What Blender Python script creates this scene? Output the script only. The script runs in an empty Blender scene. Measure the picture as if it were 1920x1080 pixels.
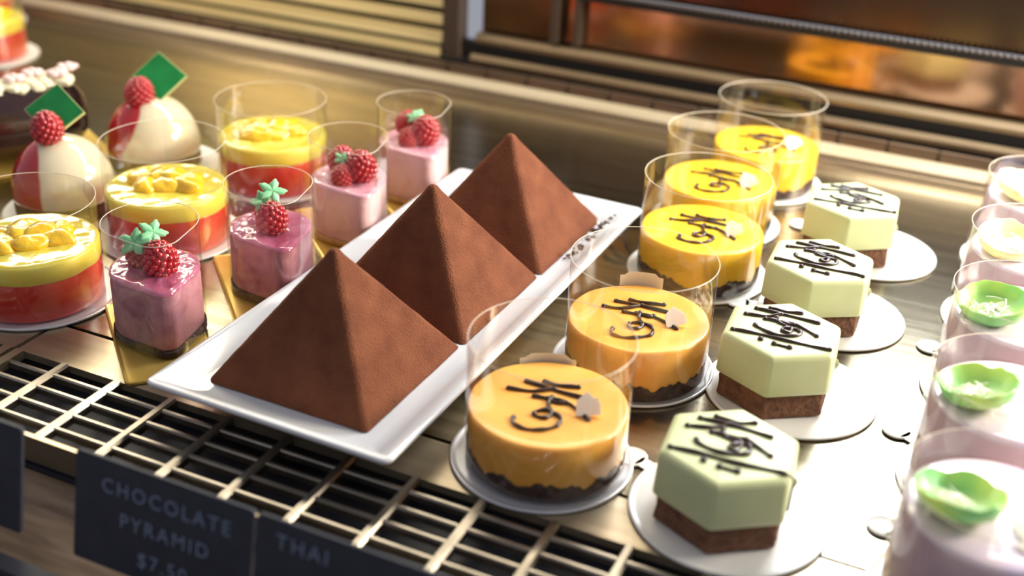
import bpy, bmesh, math, random
from mathutils import Vector, Matrix, noise
from math import pi, sin, cos, radians

random.seed(7)
SC = bpy.context.scene
COL = SC.collection

# ------------------------------------------------------------------ materials
def lin(c):
    out = []
    for v in c[:3]:
        v = v / 255.0
        out.append(v / 12.92 if v <= 0.04045 else ((v + 0.055) / 1.055) ** 2.4)
    return (out[0], out[1], out[2], 1.0)

def newmat(name):
    m = bpy.data.materials.new(name); m.use_nodes = True
    nt = m.node_tree
    b = nt.nodes['Principled BSDF']
    return m, nt, b

def setp(b, **k):
    names = {'color': 'Base Color', 'rough': 'Roughness', 'metal': 'Metallic', 'ior': 'IOR', 'coat': 'Coat Weight',
             'coat_rough': 'Coat Roughness', 'sss': 'Subsurface Weight', 'sheen': 'Sheen Weight', 'spec': 'Specular IOR Level',
             'trans': 'Transmission Weight', 'alpha': 'Alpha', 'aniso': 'Anisotropic'}
    for a, v in k.items():
        b.inputs[names[a]].default_value = v

def mat(name, rgb, rough=0.5, rgb2=None, scale=60.0, detail=4.0, contrast=(0.35, 0.65), bump=0.0, bscale=300.0, bdist=0.0006,
        stretch=None, sss=0.0, srad=0.004, **k):
    m, nt, b = newmat(name)
    setp(b, color=lin(rgb), rough=rough, **k)
    tc = nt.nodes.new('ShaderNodeTexCoord')
    src = tc.outputs['Object']
    if stretch:
        mp = nt.nodes.new('ShaderNodeMapping'); mp.inputs['Scale'].default_value = stretch
        nt.links.new(src, mp.inputs['Vector']); src = mp.outputs['Vector']
    if rgb2 is not None:
        n = nt.nodes.new('ShaderNodeTexNoise'); n.inputs['Scale'].default_value = scale; n.inputs['Detail'].default_value = detail
        nt.links.new(src, n.inputs['Vector'])
        r = nt.nodes.new('ShaderNodeValToRGB')
        r.color_ramp.elements[0].position = contrast[0]; r.color_ramp.elements[0].color = lin(rgb)
        r.color_ramp.elements[1].position = contrast[1]; r.color_ramp.elements[1].color = lin(rgb2)
        nt.links.new(n.outputs['Fac'], r.inputs['Fac']); nt.links.new(r.outputs['Color'], b.inputs['Base Color'])
    if bump:
        n2 = nt.nodes.new('ShaderNodeTexNoise'); n2.inputs['Scale'].default_value = bscale; n2.inputs['Detail'].default_value = 3
        nt.links.new(src, n2.inputs['Vector'])
        bp = nt.nodes.new('ShaderNodeBump'); bp.inputs['Strength'].default_value = bump; bp.inputs['Distance'].default_value = bdist
        nt.links.new(n2.outputs['Fac'], bp.inputs['Height']); nt.links.new(bp.outputs['Normal'], b.inputs['Normal'])
    if sss:
        b.inputs['Subsurface Weight'].default_value = sss
        b.inputs['Subsurface Radius'].default_value = (1.0, 0.6, 0.4)
        b.inputs['Subsurface Scale'].default_value = srad
    return m

M = {}
M['steel'] = mat('brushed_steel', (168, 158, 136), 0.24, (128, 118, 98), 26, 5, (0.3, 0.7), bump=0.12, bscale=60, bdist=0.0004, stretch=(0.35, 6, 1), metal=1.0)
M['steel_plate'] = mat('steel_plate', (188, 172, 146), 0.30, (160, 146, 122), 30, 4, (0.3, 0.7), bump=0.1, bscale=90, bdist=0.0003, stretch=(0.5, 5, 1), metal=0.7)
M['steel_bar'] = mat('vent_bar_steel', (176, 166, 152), 0.34, (146, 138, 126), 40, 3, metal=1.0)
M['rail'] = mat('champagne_rail', (236, 218, 184), 0.33, (212, 190, 154), 8, 3, (0.3, 0.7), stretch=(1, 20, 20), metal=0.5)
M['rail_dim'] = mat('tan_bronze_rail', (150, 128, 98), 0.4, (118, 98, 74), 8, 3, (0.3, 0.7), stretch=(1, 20, 20), metal=0.8)  # darker tan than the champagne rail
M['rail_brown'] = mat('ribbed_brown_rail', (104, 84, 68), 0.4, (126, 104, 86), 10, 3, stretch=(1, 20, 20), metal=0.5)
M['rail_dark'] = mat('dark_rail', (58, 46, 38), 0.4, (80, 66, 54), 10, 3, stretch=(1, 20, 20), metal=0.6)
M['brass_slat'] = mat('pale_brass_slat', (240, 214, 152), 0.35, (214, 184, 122), 8, 4, stretch=(0.6, 30, 30), metal=0.5)
M['groove'] = mat('black_groove', (20, 16, 14), 0.6)
M['post'] = mat('bronze_post', (78, 62, 50), 0.5, metal=0.2)
M['mirror_low'] = mat('bronze_mirror', (160, 124, 96), 0.12, metal=1.0)
M['mirror_high'] = mat('dark_bronze_mirror', (104, 78, 58), 0.16, metal=1.0)
M['well'] = mat('dark_well', (36, 37, 44), 0.5, (46, 46, 56), 20)
M['ledge'] = mat('brushed_ledge', (150, 128, 106), 0.32, (112, 92, 76), 20, 4, stretch=(1, 8, 1), metal=0.9)
M['gold_strip'] = mat('gold_ribbed_strip', (196, 164, 104), 0.35, (150, 120, 70), 30, metal=0.9)
M['slate'] = mat('dark_slate_card', (34, 36, 46), 0.6, (42, 43, 54), 80, 4)
M['chalk'] = mat('chalk_lettering', (112, 122, 144), 0.8)
M['cocoa'] = mat('cocoa_powder', (108, 64, 46), 0.95, (130, 80, 56), 70, 6, (0.3, 0.7), bump=1.0, bscale=1100, bdist=0.0012, spec=0.1)
M['porcelain'] = mat('white_porcelain', (216, 216, 218), 0.12, spec=0.5, coat=0.3)
M['crumb'] = mat('chocolate_crumb', (60, 30, 20), 0.8, (90, 48, 30), 400)
M['cheese'] = mat('cheesecake_filling', (244, 168, 66), 0.36, (250, 188, 88), 40, 4, (0.3, 0.7), bump=0.25, bscale=160, bdist=0.0008, sss=0.25, coat=0.35, coat_rough=0.15)
M['cheese_yellow_lit'] = mat('cheesecake_filling_yellow_lit', (255, 190, 30), 0.38, (255, 206, 50), 40, 4, (0.3, 0.7), bump=0.2, bscale=160, bdist=0.0006, sss=0.25, coat=0.35, coat_rough=0.15)  # same filling; yellower lighting on the rear cakes is put into its colour
M['crust'] = mat('dark_biscuit_crust', (50, 34, 32), 0.85, (84, 60, 52), 260, 5, bump=1.0, bscale=500, bdist=0.0015)
M['choc'] = mat('piped_chocolate', (52, 28, 22), 0.28, spec=0.5)
M['white_choc'] = mat('white_chocolate', (246, 226, 206), 0.4, (250, 236, 224), 60, sss=0.2)
M['paper_tab'] = mat('paper_tab', (224, 220, 206), 0.7)
M['board'] = mat('white_card_board', (240, 238, 230), 0.3, coat=0.3)
M['board_silver'] = mat('silver_card_board', (214, 212, 214), 0.3, metal=0.35)
M['gold'] = mat('gold_card_board', (232, 198, 104), 0.28, (220, 182, 84), 30, metal=0.45)
M['matcha'] = mat('matcha_glaze', (198, 204, 152), 0.45, (210, 214, 166), 30, 3, bump=0.15, bscale=90, bdist=0.0005, sss=0.3, coat=0.12, coat_rough=0.2)
M['brownie'] = mat('brown_sponge', (92, 58, 40), 0.9, (124, 84, 58), 240, 6, bump=1.0, bscale=420, bdist=0.0018)
M['red_mousse'] = mat('red_fruit_layer', (212, 52, 40), 0.32, (230, 112, 78), 45, 5, (0.45, 0.72), bump=0.3, bscale=90, bdist=0.0006, sss=0.3, coat=0.3)
M['lemon'] = mat('yellow_cream_layer', (250, 222, 84), 0.35, (252, 230, 104), 40, 3, sss=0.3, coat=0.2)
M['lemon_glaze'] = mat('lemon_glaze', (250, 220, 74), 0.1, (252, 232, 112), 60, 3, bump=0.8, bscale=70, bdist=0.0014, sss=0.3, coat=1.0, coat_rough=0.05)
M['mandarin'] = mat('mandarin_fruit', (255, 196, 22), 0.2, (255, 212, 52), 120, 4, bump=0.7, bscale=220, bdist=0.0012, sss=0.35, coat=0.8, coat_rough=0.1)
M['berry_mousse'] = mat('berry_mousse', (214, 150, 158), 0.5, (172, 100, 112), 110, 6, (0.45, 0.8), bump=0.4, bscale=140, bdist=0.001, sss=0.3)
M['berry_mousse_pale'] = mat('pale_berry_mousse', (244, 204, 202), 0.5, (226, 168, 164), 100, 6, (0.5, 0.85), bump=0.3, bscale=140, bdist=0.0008, sss=0.3)
M['berry_glaze'] = mat('berry_glaze', (212, 128, 156), 0.1, (186, 92, 124), 70, 4, bump=0.8, bscale=90, bdist=0.0016, coat=1.0, coat_rough=0.04, sss=0.2)
M['berry_glaze_pale'] = mat('pale_berry_glaze', (242, 190, 200), 0.16, (230, 162, 178), 70, 4, bump=0.5, bscale=90, bdist=0.0012, coat=0.8, coat_rough=0.08, sss=0.2)
M['sponge'] = mat('pale_sponge', (226, 190, 132), 0.85, (190, 146, 92), 160, 5, bump=0.6, bscale=400, bdist=0.001)
M['raspberry'] = mat('raspberry_skin', (176, 8, 22), 0.22, (196, 22, 34), 200, 3, sss=0.15, srad=0.002, coat=1.0, coat_rough=0.06)
M['mint'] = mat('mint_green_chocolate', (132, 206, 148), 0.5, (160, 224, 172), 90, sss=0.2)
M['green_choc'] = mat('green_chocolate_face', (20, 122, 58), 0.3, (14, 102, 46), 70, 3)
M['choc_edge'] = mat('cream_chocolate_edge', (206, 208, 140), 0.5)
M['dark_glaze'] = mat('dark_chocolate_glaze', (44, 24, 22), 0.2, (58, 32, 26), 30, coat=0.6)
M['cream'] = mat('whipped_cream', (244, 232, 190), 0.5, (250, 240, 210), 60, bump=0.4, bscale=100, bdist=0.001, sss=0.3)
M['pink_flower'] = mat('pink_sugar_flower', (246, 214, 210), 0.6)
M['taro'] = mat('lilac_mousse', (214, 186, 190), 0.5, (198, 166, 176), 50, 4, bump=0.2, bscale=120, bdist=0.0006, sss=0.3)
M['taro_top'] = mat('lilac_glaze', (222, 204, 228), 0.18, (236, 216, 216), 60, 4, (0.35, 0.7), bump=0.3, bscale=70, bdist=0.001, coat=0.7, coat_rough=0.1, sss=0.2)
M['lime'] = mat('lime_green_shell', (184, 222, 130), 0.35, (138, 208, 136), 40, 2, (0.4, 0.62), sss=0.3)
M['cream_shell'] = mat('cream_shell', (250, 240, 190), 0.35, (252, 246, 214), 40, 2, sss=0.3)
M['coconut'] = mat('coconut_shreds', (246, 242, 222), 0.5, sss=0.3)
M['bead'] = mat('grey_seal', (62, 50, 42), 0.4)
M['steel_wall'] = mat('outer_panel', (70, 60, 52), 0.5, (84, 72, 62), 6)

def dome_material(slant=0.0, edge=-0.010):
    m, nt, b = newmat('white_and_red_mirror_glaze')
    setp(b, rough=0.07, coat=1.0, coat_rough=0.03)
    b.inputs['Subsurface Weight'].default_value = 0.25
    b.inputs['Subsurface Scale'].default_value = 0.004
    tc = nt.nodes.new('ShaderNodeTexCoord'); sp = nt.nodes.new('ShaderNodeSeparateXYZ')
    nt.links.new(tc.outputs['Object'], sp.inputs[0])
    n = nt.nodes.new('ShaderNodeTexNoise'); n.inputs['Scale'].default_value = 40
    nt.links.new(tc.outputs['Object'], n.inputs['Vector'])
    ad = nt.nodes.new('ShaderNodeMath'); ad.operation = 'MULTIPLY_ADD'; ad.inputs[1].default_value = 0.005
    sl = nt.nodes.new('ShaderNodeMath'); sl.operation = 'MULTIPLY_ADD'; sl.inputs[1].default_value = slant
    nt.links.new(sp.outputs['Z'], sl.inputs[0]); nt.links.new(sp.outputs['X'], sl.inputs[2])
    nt.links.new(n.outputs['Fac'], ad.inputs[0]); nt.links.new(sl.outputs[0], ad.inputs[2])
    mr = nt.nodes.new('ShaderNodeMapRange'); mr.inputs['From Min'].default_value = edge; mr.inputs['From Max'].default_value = edge + 0.0014
    nt.links.new(ad.outputs[0], mr.inputs['Value'])
    mx = nt.nodes.new('ShaderNodeValToRGB')
    mx.color_ramp.elements[0].color = lin((196, 22, 24)); mx.color_ramp.elements[1].color = lin((236, 224, 190))
    nt.links.new(mr.outputs[0], mx.inputs['Fac']); nt.links.new(mx.outputs['Color'], b.inputs['Base Color'])
    return m
M['dome'] = dome_material(0.0, -0.0085)
M['dome_slanted'] = dome_material(-0.55, -0.0300)

def film_material(name, tint, base=0.012, gain=0.36):
    """Clear acetate: see-through sheet with a Fresnel-weighted gloss."""
    m = bpy.data.materials.new(name); m.use_nodes = True
    nt = m.node_tree; nt.nodes.clear()
    o = nt.nodes.new('ShaderNodeOutputMaterial'); t = nt.nodes.new('ShaderNodeBsdfTransparent'); g = nt.nodes.new('ShaderNodeBsdfGlossy')
    mix = nt.nodes.new('ShaderNodeMixShader'); lw = nt.nodes.new('ShaderNodeLayerWeight'); mr = nt.nodes.new('ShaderNodeMapRange')
    t.inputs['Color'].default_value = tint
    g.inputs['Roughness'].default_value = 0.08; g.inputs['Color'].default_value = (1, 1, 1, 1)
    lw.inputs['Blend'].default_value = 0.3
    mr.inputs['To Min'].default_value = base; mr.inputs['To Max'].default_value = gain
    n = nt.nodes.new('ShaderNodeTexNoise'); n.inputs['Scale'].default_value = 26; tc = nt.nodes.new('ShaderNodeTexCoord')
    mp = nt.nodes.new('ShaderNodeMapping'); mp.inputs['Scale'].default_value = (1, 1, 0.25)
    bp = nt.nodes.new('ShaderNodeBump'); bp.inputs['Strength'].default_value = 0.4; bp.inputs['Distance'].default_value = 0.002
    nt.links.new(tc.outputs['Object'], mp.inputs[0]); nt.links.new(mp.outputs[0], n.inputs['Vector'])
    nt.links.new(n.outputs['Fac'], bp.inputs['Height']); nt.links.new(bp.outputs['Normal'], g.inputs['Normal'])
    nt.links.new(lw.outputs['Facing'], mr.inputs['Value']); nt.links.new(mr.outputs[0], mix.inputs[0])
    nt.links.new(t.outputs[0], mix.inputs[1]); nt.links.new(g.outputs[0], mix.inputs[2]); nt.links.new(mix.outputs[0], o.inputs['Surface'])
    return m
M['film'] = film_material('clear_acetate', (0.955, 0.95, 0.94, 1))
M['film_edge'] = mat('acetate_cut_edge', (238, 226, 206), 0.3, alpha=0.62)

# ------------------------------------------------------------------ mesh builder
class MB:
    def __init__(s): s.v = []; s.f = []; s.mi = []; s.cur = 0
    def add(s, vs, fs, mtx=None):
        b = len(s.v)
        s.v += [tuple(mtx @ Vector(p)) if mtx else tuple(p) for p in vs]
        s.f += [tuple(b + i for i in f) for f in fs]; s.mi += [s.cur] * len(fs)
        return s
    def loft(s, rings, cap0=True, cap1=True, mtx=None, closed=True):
        n = len(rings[0]); vs = [p for r in rings for p in r]; fs = []
        m = n if closed else n - 1
        for k in range(len(rings) - 1):
            for i in range(m):
                j = (i + 1) % n
                fs.append((k * n + i, k * n + j, (k + 1) * n + j, (k + 1) * n + i))
        if cap0: fs.append(tuple(reversed(range(n))))
        if cap1: fs.append(tuple((len(rings) - 1) * n + i for i in range(n)))
        return s.add(vs, fs, mtx)
    def box(s, x0, x1, y0, y1, z0, z1, mtx=None):
        vs = [(x, y, z) for z in (z0, z1) for x, y in ((x0, y0), (x1, y0), (x1, y1), (x0, y1))]
        return s.add(vs, [(3, 2, 1, 0), (4, 5, 6, 7), (0, 1, 5, 4), (1, 2, 6, 5), (2, 3, 7, 6), (3, 0, 4, 7)], mtx)
    def tube(s, pts, r, n=8, rad=None):
        pts = [Vector(p) for p in pts]; rings = []
        for i, p in enumerate(pts):
            a = pts[max(i - 1, 0)]; b = pts[min(i + 1, len(pts) - 1)]
            d = (b - a).normalized() if (b - a).length > 1e-9 else Vector((1, 0, 0))
            u = d.cross(Vector((0, 0, 1)))
            u = u.normalized() if u.length > 1e-4 else Vector((1, 0, 0))
            w = u.cross(d)
            rr = rad[i] if rad else r
            rings.append([tuple(p + rr * (cos(2 * pi * k / n) * u + sin(2 * pi * k / n) * w)) for k in range(n)])
        return s.loft(rings)
    def ball(s, c, r, seg=12, rg=8, sc=(1, 1, 1), mtx=None, nz=0, ns=1):
        vs = []; fs = []
        for i in range(rg + 1):
            t = pi * i / rg
            for j in range(seg):
                a = 2 * pi * j / seg
                d = Vector((sin(t) * cos(a), sin(t) * sin(a), cos(t)))
                k = 1 + (nz * noise.noise(d * ns + Vector(c) * 300) if nz else 0)
                vs.append((c[0] + r * k * sc[0] * d.x, c[1] + r * k * sc[1] * d.y, c[2] + r * k * sc[2] * d.z))
        for i in range(rg):
            for j in range(seg):
                k = (j + 1) % seg
                fs.append((i * seg + j, (i + 1) * seg + j, (i + 1) * seg + k, i * seg + k))
        return s.add(vs, fs, mtx)
    def build(s, name, mats, parent=None, smooth=True, loc=None, angle=None, tag=None):
        me = bpy.data.meshes.new(name); me.from_pydata(s.v, [], s.f)
        bm = bmesh.new(); bm.from_mesh(me)
        bmesh.ops.remove_doubles(bm, verts=bm.verts, dist=1e-7)
        bmesh.ops.recalc_face_normals(bm, faces=bm.faces)
        bm.to_mesh(me); bm.free()
        if not isinstance(mats, (list, tuple)): mats = [mats]
        for m in mats: me.materials.append(m)
        if len(mats) > 1 and len(me.polygons) == len(s.mi):
            for p, i in zip(me.polygons, s.mi): p.material_index = i
        for p in me.polygons: p.use_smooth = smooth
        if smooth:
            me.set_sharp_from_angle(angle=radians(angle if angle else 42))
        o = bpy.data.objects.new(name, me); COL.objects.link(o)
        if parent: o.parent = parent
        if loc: o.location = loc
        return o

def circle(r, n=72, cx=0, cy=0): return [(cx + r * cos(2 * pi * i / n), cy + r * sin(2 * pi * i / n)) for i in range(n)]
def offset(outl, d):
    n = len(outl); out = []
    for i, (x, y) in enumerate(outl):
        ax, ay = outl[i - 1]; bx, by = outl[(i + 1) % n]
        tx, ty = bx - ax, by - ay; L = math.hypot(tx, ty) or 1
        out.append((x + d * ty / L, y - d * tx / L))
    return out
def ring(outl, z, d=0.0, wob=None):
    o = offset(outl, d) if d else outl
    return [(x, y, z + (wob(x, y) if wob else 0)) for x, y in o]
def wet_top(outl, Z, R, w, edge=0.0):
    prof = [(-0.0004 + edge, Z - 0.0012), (-0.0008 + edge, Z + 0.0001), (-0.0022, Z + 0.0006)]; d = -0.0036
    while d > -R + 0.003: prof.append((d, Z + 0.0005)); d -= 0.0016
    return body(outl, prof, wobs={i: w for i in range(2, len(prof))})
def round_poly(pts, r, seg=6):
    n = len(pts); out = []
    for i in range(n):
        p = Vector(pts[i]); a = (Vector(pts[i - 1]) - p).normalized(); b = (Vector(pts[(i + 1) % n]) - p).normalized()
        th = a.angle(b); t = r / math.tan(th / 2); c = p + (a + b).normalized() * (r / sin(th / 2))
        s0 = p + a * t - c; s1 = p + b * t - c
        a0 = math.atan2(s0.y, s0.x); a1 = math.atan2(s1.y, s1.x); d = (a1 - a0 + pi) % (2 * pi) - pi
        for k in range(seg + 1):
            q = a0 + d * k / seg; out.append((c.x + r * cos(q), c.y + r * sin(q)))
    return out
def densify(outl, step):
    out = []
    for i in range(len(outl)):
        a = outl[i]; b = outl[(i + 1) % len(outl)]; L = math.hypot(b[0] - a[0], b[1] - a[1]); k = max(1, int(L / step))
        out += [(a[0] + (b[0] - a[0]) * j / k, a[1] + (b[1] - a[1]) * j / k) for j in range(k)]
    return out
def body(outl, prof, mb=None, cap0=True, cap1=True, wobs=None):
    mb = mb or MB()
    cx = sum(p[0] for p in outl) / len(outl); cy = sum(p[1] for p in outl) / len(outl)
    rm = sum(math.hypot(p[0] - cx, p[1] - cy) for p in outl) / len(outl); rings = []
    for i, (d, z) in enumerate(prof):
        w = wobs.get(i) if wobs else None
        if d < -0.0035:
            k = (rm + d) / rm; o = [(cx + (x - cx) * k, cy + (y - cy) * k) for x, y in outl]; rings.append(ring(o, z, 0, w))
        else: rings.append(ring(outl, z, d, w))
    return mb.loft(rings, cap0, cap1)

def empty(name, loc, rz=0.0):
    o = bpy.data.objects.new(name, None); COL.objects.link(o); o.location = loc; o.rotation_euler = (0, 0, rz)
    o.empty_display_size = 0.01
    return o
def tag(o, label, cat, group=None, kind=None):
    o['label'] = label; o['category'] = cat
    if group: o['group'] = group
    if kind: o['kind'] = kind
    return o
def copy_tree(o, parent=None):
    c = o.copy(); COL.objects.link(c)
    if parent: c.parent = parent
    for ch in list(o.children): copy_tree(ch, c)
    return c
def struct(o): o['kind'] = 'structure'; return o

VIEW = radians(24.8)      # heading along which the pastry cook lined up the decorations

# ------------------------------------------------------------------ the case itself
GX0, GX1, GY0, GY1 = -1.25, 0.30, 0.3205, 0.379
mb = MB(); mb.box(-1.25, 0.55, 0.4075, 0.846, -0.004, 0.0)
struct(mb.build('floor', M['steel'], smooth=False))
mb = MB(); mb.box(-1.25, 0.55, 0.3205, GY1, -0.016, -0.013); mb.box(-1.25, 0.55, GY1, 0.412, -0.016, -0.0045)
mb.box(-1.25, 0.55, 0.318, 0.3203, -0.09, -0.0145)
struct(mb.build('trim_1', M['well'], smooth=False))
# front ledge under the price cards and the gold strip before it
mb = MB(); mb.loft([[(x, 0.262, -0.030), (x, 0.262, -0.026), (x, 0.3175, -0.0150), (x, 0.3175, -0.019)] for x in (-1.25, 0.55)])
struct(mb.build('trim_2', M['ledge'], smooth=False))
mb = MB()
for k in range(150):
    x = -0.75 + k * 0.006
    mb.box(x, x + 0.0048, 0.240, 0.2615, -0.0335, -0.026)
mb.box(-0.75, 0.15, 0.238, 0.2618, -0.036, -0.0336)
struct(mb.build('trim_3', M['gold_strip'], smooth=False))
mb = MB(); mb.box(-1.25, 0.55, 0.10, 0.2375, -0.06, -0.05)
struct(mb.build('trim_4', M['groove'], smooth=False))

def slotted_plate(x0, x1, name):
    """Steel vent plate: a frame, wide cross bars every 33 mm and thin bars every 11.8 mm with rounded tops."""
    root = empty(name, ((x0 + x1) / 2, (GY0 + GY1) / 2, 0))
    cx, cy = (x0 + x1) / 2, (GY0 + GY1) / 2
    f = MB()
    f.box(x0 - cx, x1 - cx, GY1 - 0.0030 - cy, 0.4050 - cy, -0.004, 0.0)
    f.box(x0 - cx, x1 - cx, GY0 - cy, GY0 + 0.0026 - cy, -0.014, 0.0008)
    for e in (x0, x1 - 0.005): f.box(e - cx, e + 0.005 - cx, GY0 + 0.0026 - cy, GY1 - 0.003 - cy, -0.004, 0.0008)
    f.build('frame', M['steel_plate'], root, smooth=False)
    xs = []; x = -0.4031
    while x > x0 + 0.03: x -= 0.033
    x += 0.033 if x < x0 + 0.012 else 0
    while x < x1 - 0.012: xs.append(x); x += 0.033
    for x in xs:
        c = MB()
        prof = [(-0.0024, -0.004), (-0.0024, -0.0003), (-0.0014, 0.0009), (0.0014, 0.0009), (0.0024, -0.0003), (0.0024, -0.004)]
        c.loft([[(px, yy, pz) for px, pz in prof] for yy in (GY0 + 0.0026 - cy, GY1 - 0.003 - cy)])
        c.build('cross_bar', M['steel_bar'], root, smooth=False).location.x = x - cx
    for y in (0.3322, 0.3438, 0.3552, 0.3664):
        c = MB()
        prof = [(-0.0013, -0.0035), (-0.0013, -0.0006), (-0.0007, 0.0003), (0.0007, 0.0003), (0.0013, -0.0006), (0.0013, -0.0035)]
        c.loft([[(xx, py, pz) for py, pz in prof] for xx in (x0 + 0.005 - cx, x1 - 0.005 - cx)])
        c.build('slat', M['steel_bar'], root, smooth=False).location.y = y - cy
    return root
tag(slotted_plate(-0.4345, 0.30, 'vent_grille'), 'long slotted steel air vent plate in front of the pastries, under the tray end', 'vent grille', 'vent plates')
tag(slotted_plate(-0.96, -0.4372, 'vent_grille'), 'slotted steel vent plate at the left frame edge, left of the seam', 'vent grille', 'vent plates')

# rear track, ribbed channel and bronze mirror doors
def xbar(mb, prof, x0=-1.25, x1=0.55):
    mb.loft([[(x, y, z) for y, z in prof] for x in (x0, x1)]); return mb
mb = MB(); xbar(mb, [(0.846, -0.004), (0.846, 0.0), (0.849, 0.0042), (0.8515, 0.0042), (0.852, -0.004)])
struct(mb.build('trim_5', M['rail_dim'], smooth=False))
mb = MB(); xbar(mb, [(0.852, -0.004), (0.852, 0.002), (0.860, 0.004), (0.860, -0.004)])
struct(mb.build('trim_6', M['rail_dark'], smooth=False))
mb = MB(); xbar(mb, [(0.858, -0.004), (0.858, 0.0060), (0.8625, 0.0120), (0.8650, 0.0120), (0.8650, -0.004)])
struct(mb.build('trim_7', M['rail'], smooth=False))
mb = MB()
x = -1.2
while x < 0.5:
    mb.box(x, x + 0.0335, 0.8652, 0.8685, 0.0, 0.0200); x += 0.036
mb.box(-1.2, 0.5, 0.8686, 0.871, 0.0, 0.0185)
struct(mb.build('trim_8', M['rail_brown'], smooth=False))
mb = MB(); xbar(mb, [(0.871, -0.004), (0.871, 0.006), (0.8765, 0.006), (0.8765, 0.0205), (0.8865, 0.0205), (0.8865, 0.0350), (0.8950, 0.0350), (0.8950, -0.004)])
struct(mb.build('trim_9', M['groove'], smooth=False))
mb = MB(); xbar(mb, [(0.876, 0.0206), (0.876, 0.0240), (0.8785, 0.0272), (0.8810, 0.0272), (0.881, 0.0206)], -0.43, 0.55)
struct(mb.build('trim_10', M['rail_dim'], smooth=False))
mb = MB(); xbar(mb, [(0.885, 0.0351), (0.885, 0.0385), (0.888, 0.0425), (0.895, 0.0425), (0.895, 0.0351)], -0.43, 0.55)
struct(mb.build('trim_11', M['rail_dim'], smooth=False))
mb = MB(); mb.box(-0.43, 0.55, 0.899, 0.902, 0.0, 0.0835)
struct(mb.build('wall_back', M['mirror_low'], smooth=False))
mb = MB(); mb.box(-0.34, 0.55, 0.888, 0.8985, 0.0825, 0.0875)
struct(mb.build('trim_12', M['groove'], smooth=False))
mb = MB()
for k in range(190):
    mb.ball((-0.335 + k * 0.0047, 0.888, 0.0885), 0.0019, 8, 5)
struct(mb.build('trim_13', M['bead']))
mtx = Matrix.Translation((0, 0.90, 0.088)) @ Matrix.Rotation(radians(-3), 4, 'X')
mb = MB(); mb.box(-0.34, 0.55, 0.0, 0.003, 0.0, 0.30, mtx)
d = struct(mb.build('door_1', M['mirror_high'], smooth=False))
mb = MB(); mb.box(-0.428, -0.362, 0.897, 0.900, 0.045, 0.38)
d = struct(mb.build('door_2', M['mirror_high'], smooth=False))
for i, (xa, xb, ya, yb) in enumerate(((-0.458, -0.443, 0.880, 0.897), (-0.3635, -0.357, 0.886, 0.899), (-0.344, -0.339, 0.888, 0.899))):
    mb = MB(); mb.box(xa, xb, ya, yb, 0.006 if i == 0 else 0.045, 0.38)
    struct(mb.build('trim_%d' % (14 + i), M['post'], smooth=False))
# stacked pale brass slats on the left half
sl = [(0.876, 0.016, 0.027), (0.882, 0.0305, 0.0395), (0.888, 0.044, 0.0525), (0.892, 0.058, 0.068), (0.896, 0.074, 0.084), (0.90, 0.090, 0.10)]
for i, (y, z0, z1) in enumerate(sl):
    mb = MB(); xbar(mb, [(y, z0), (y + 0.0045, z1), (y + 0.007, z1), (y + 0.007, z0)], -1.25, -0.46)
    struct(mb.build('trim_%d' % (20 + i), M['brass_slat'], smooth=False))
mb = MB(); mb.box(-1.25, -0.46, 0.9075, 0.911, 0.0, 0.38)
struct(mb.build('wall_left', M['rail_dark'], smooth=False))

# ------------------------------------------------------------------ tray with three cocoa pyramids
TZ, TR = 0.020, -0.0192
tray = empty('serving_tray', (-0.2693, 0.5098, 0), TR)
tag(tray, 'long white rectangular porcelain tray holding the three cocoa pyramids', 'tray')
W, L = 0.0650, 0.1532
def rect_ring(d, z):
    w_, l_ = W + d, L + d
    return [(x, y, z) for x, y in round_poly([(-w_, -l_), (w_, -l_), (w_, l_), (-w_, l_)], max(0.0045 + d, 0.0016), 6)]
prof = [(-0.022, 0.0042), (-0.021, 0.0050), (-0.013, 0.0075), (-0.0012, 0.0172), (0, 0.0186), (0, 0.0196), (-0.0010, 0.0202), (-0.0040, 0.0200),
        (-0.0130, 0.0122), (-0.0165, 0.0102), (-0.0200, 0.0096)]
MB().loft([rect_ring(d, z) for d, z in prof]).build('dish', M['porcelain'], tray, angle=60)
foot = [(-0.027, 0.0002), (-0.027, 0.0043), (-0.029, 0.0043), (-0.029, 0.0002)]
mbf = MB(); rr = [rect_ring(d, z) for d, z in foot]; mbf.loft(rr + [rr[0]], False, False)
mbf.build('foot_ring', M['porcelain'], tray)

def pyramid():
    a, h, n = 0.0444, 0.0645, 26
    mb = MB(); rings = []
    for k in range(n + 1):
        t = k / n * 0.945
        s = a * (1 - t)
        r = min(0.0030, s * 0.62)
        o = round_poly([(-s, -s), (s, -s), (s, s), (-s, s)], r, 4)
        q = []
        for j in range(4):
            c = o[j * 5:(j + 1) * 5]; nx = o[((j + 1) * 5) % 20]
            q += c
            for m in range(1, 10):
                u = m / 10; q.append((c[-1][0] * (1 - u) + nx[0] * u, c[-1][1] * (1 - u) + nx[1] * u))
        rings.append([(x + 0.00035 * noise.noise(Vector((x, y, t)) * 220), y + 0.00035 * noise.noise(Vector((y, x, t + 3)) * 220), h * t) for x, y in q])
    s = a * 0.045
    for k, sc in ((1, 0.80), (2, 0.45)):
        rings.append([(x * sc, y * sc, h * 0.945 + 0.0005 * k) for x, y, z in rings[n]])
    mb.loft(rings)
    return mb
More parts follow.
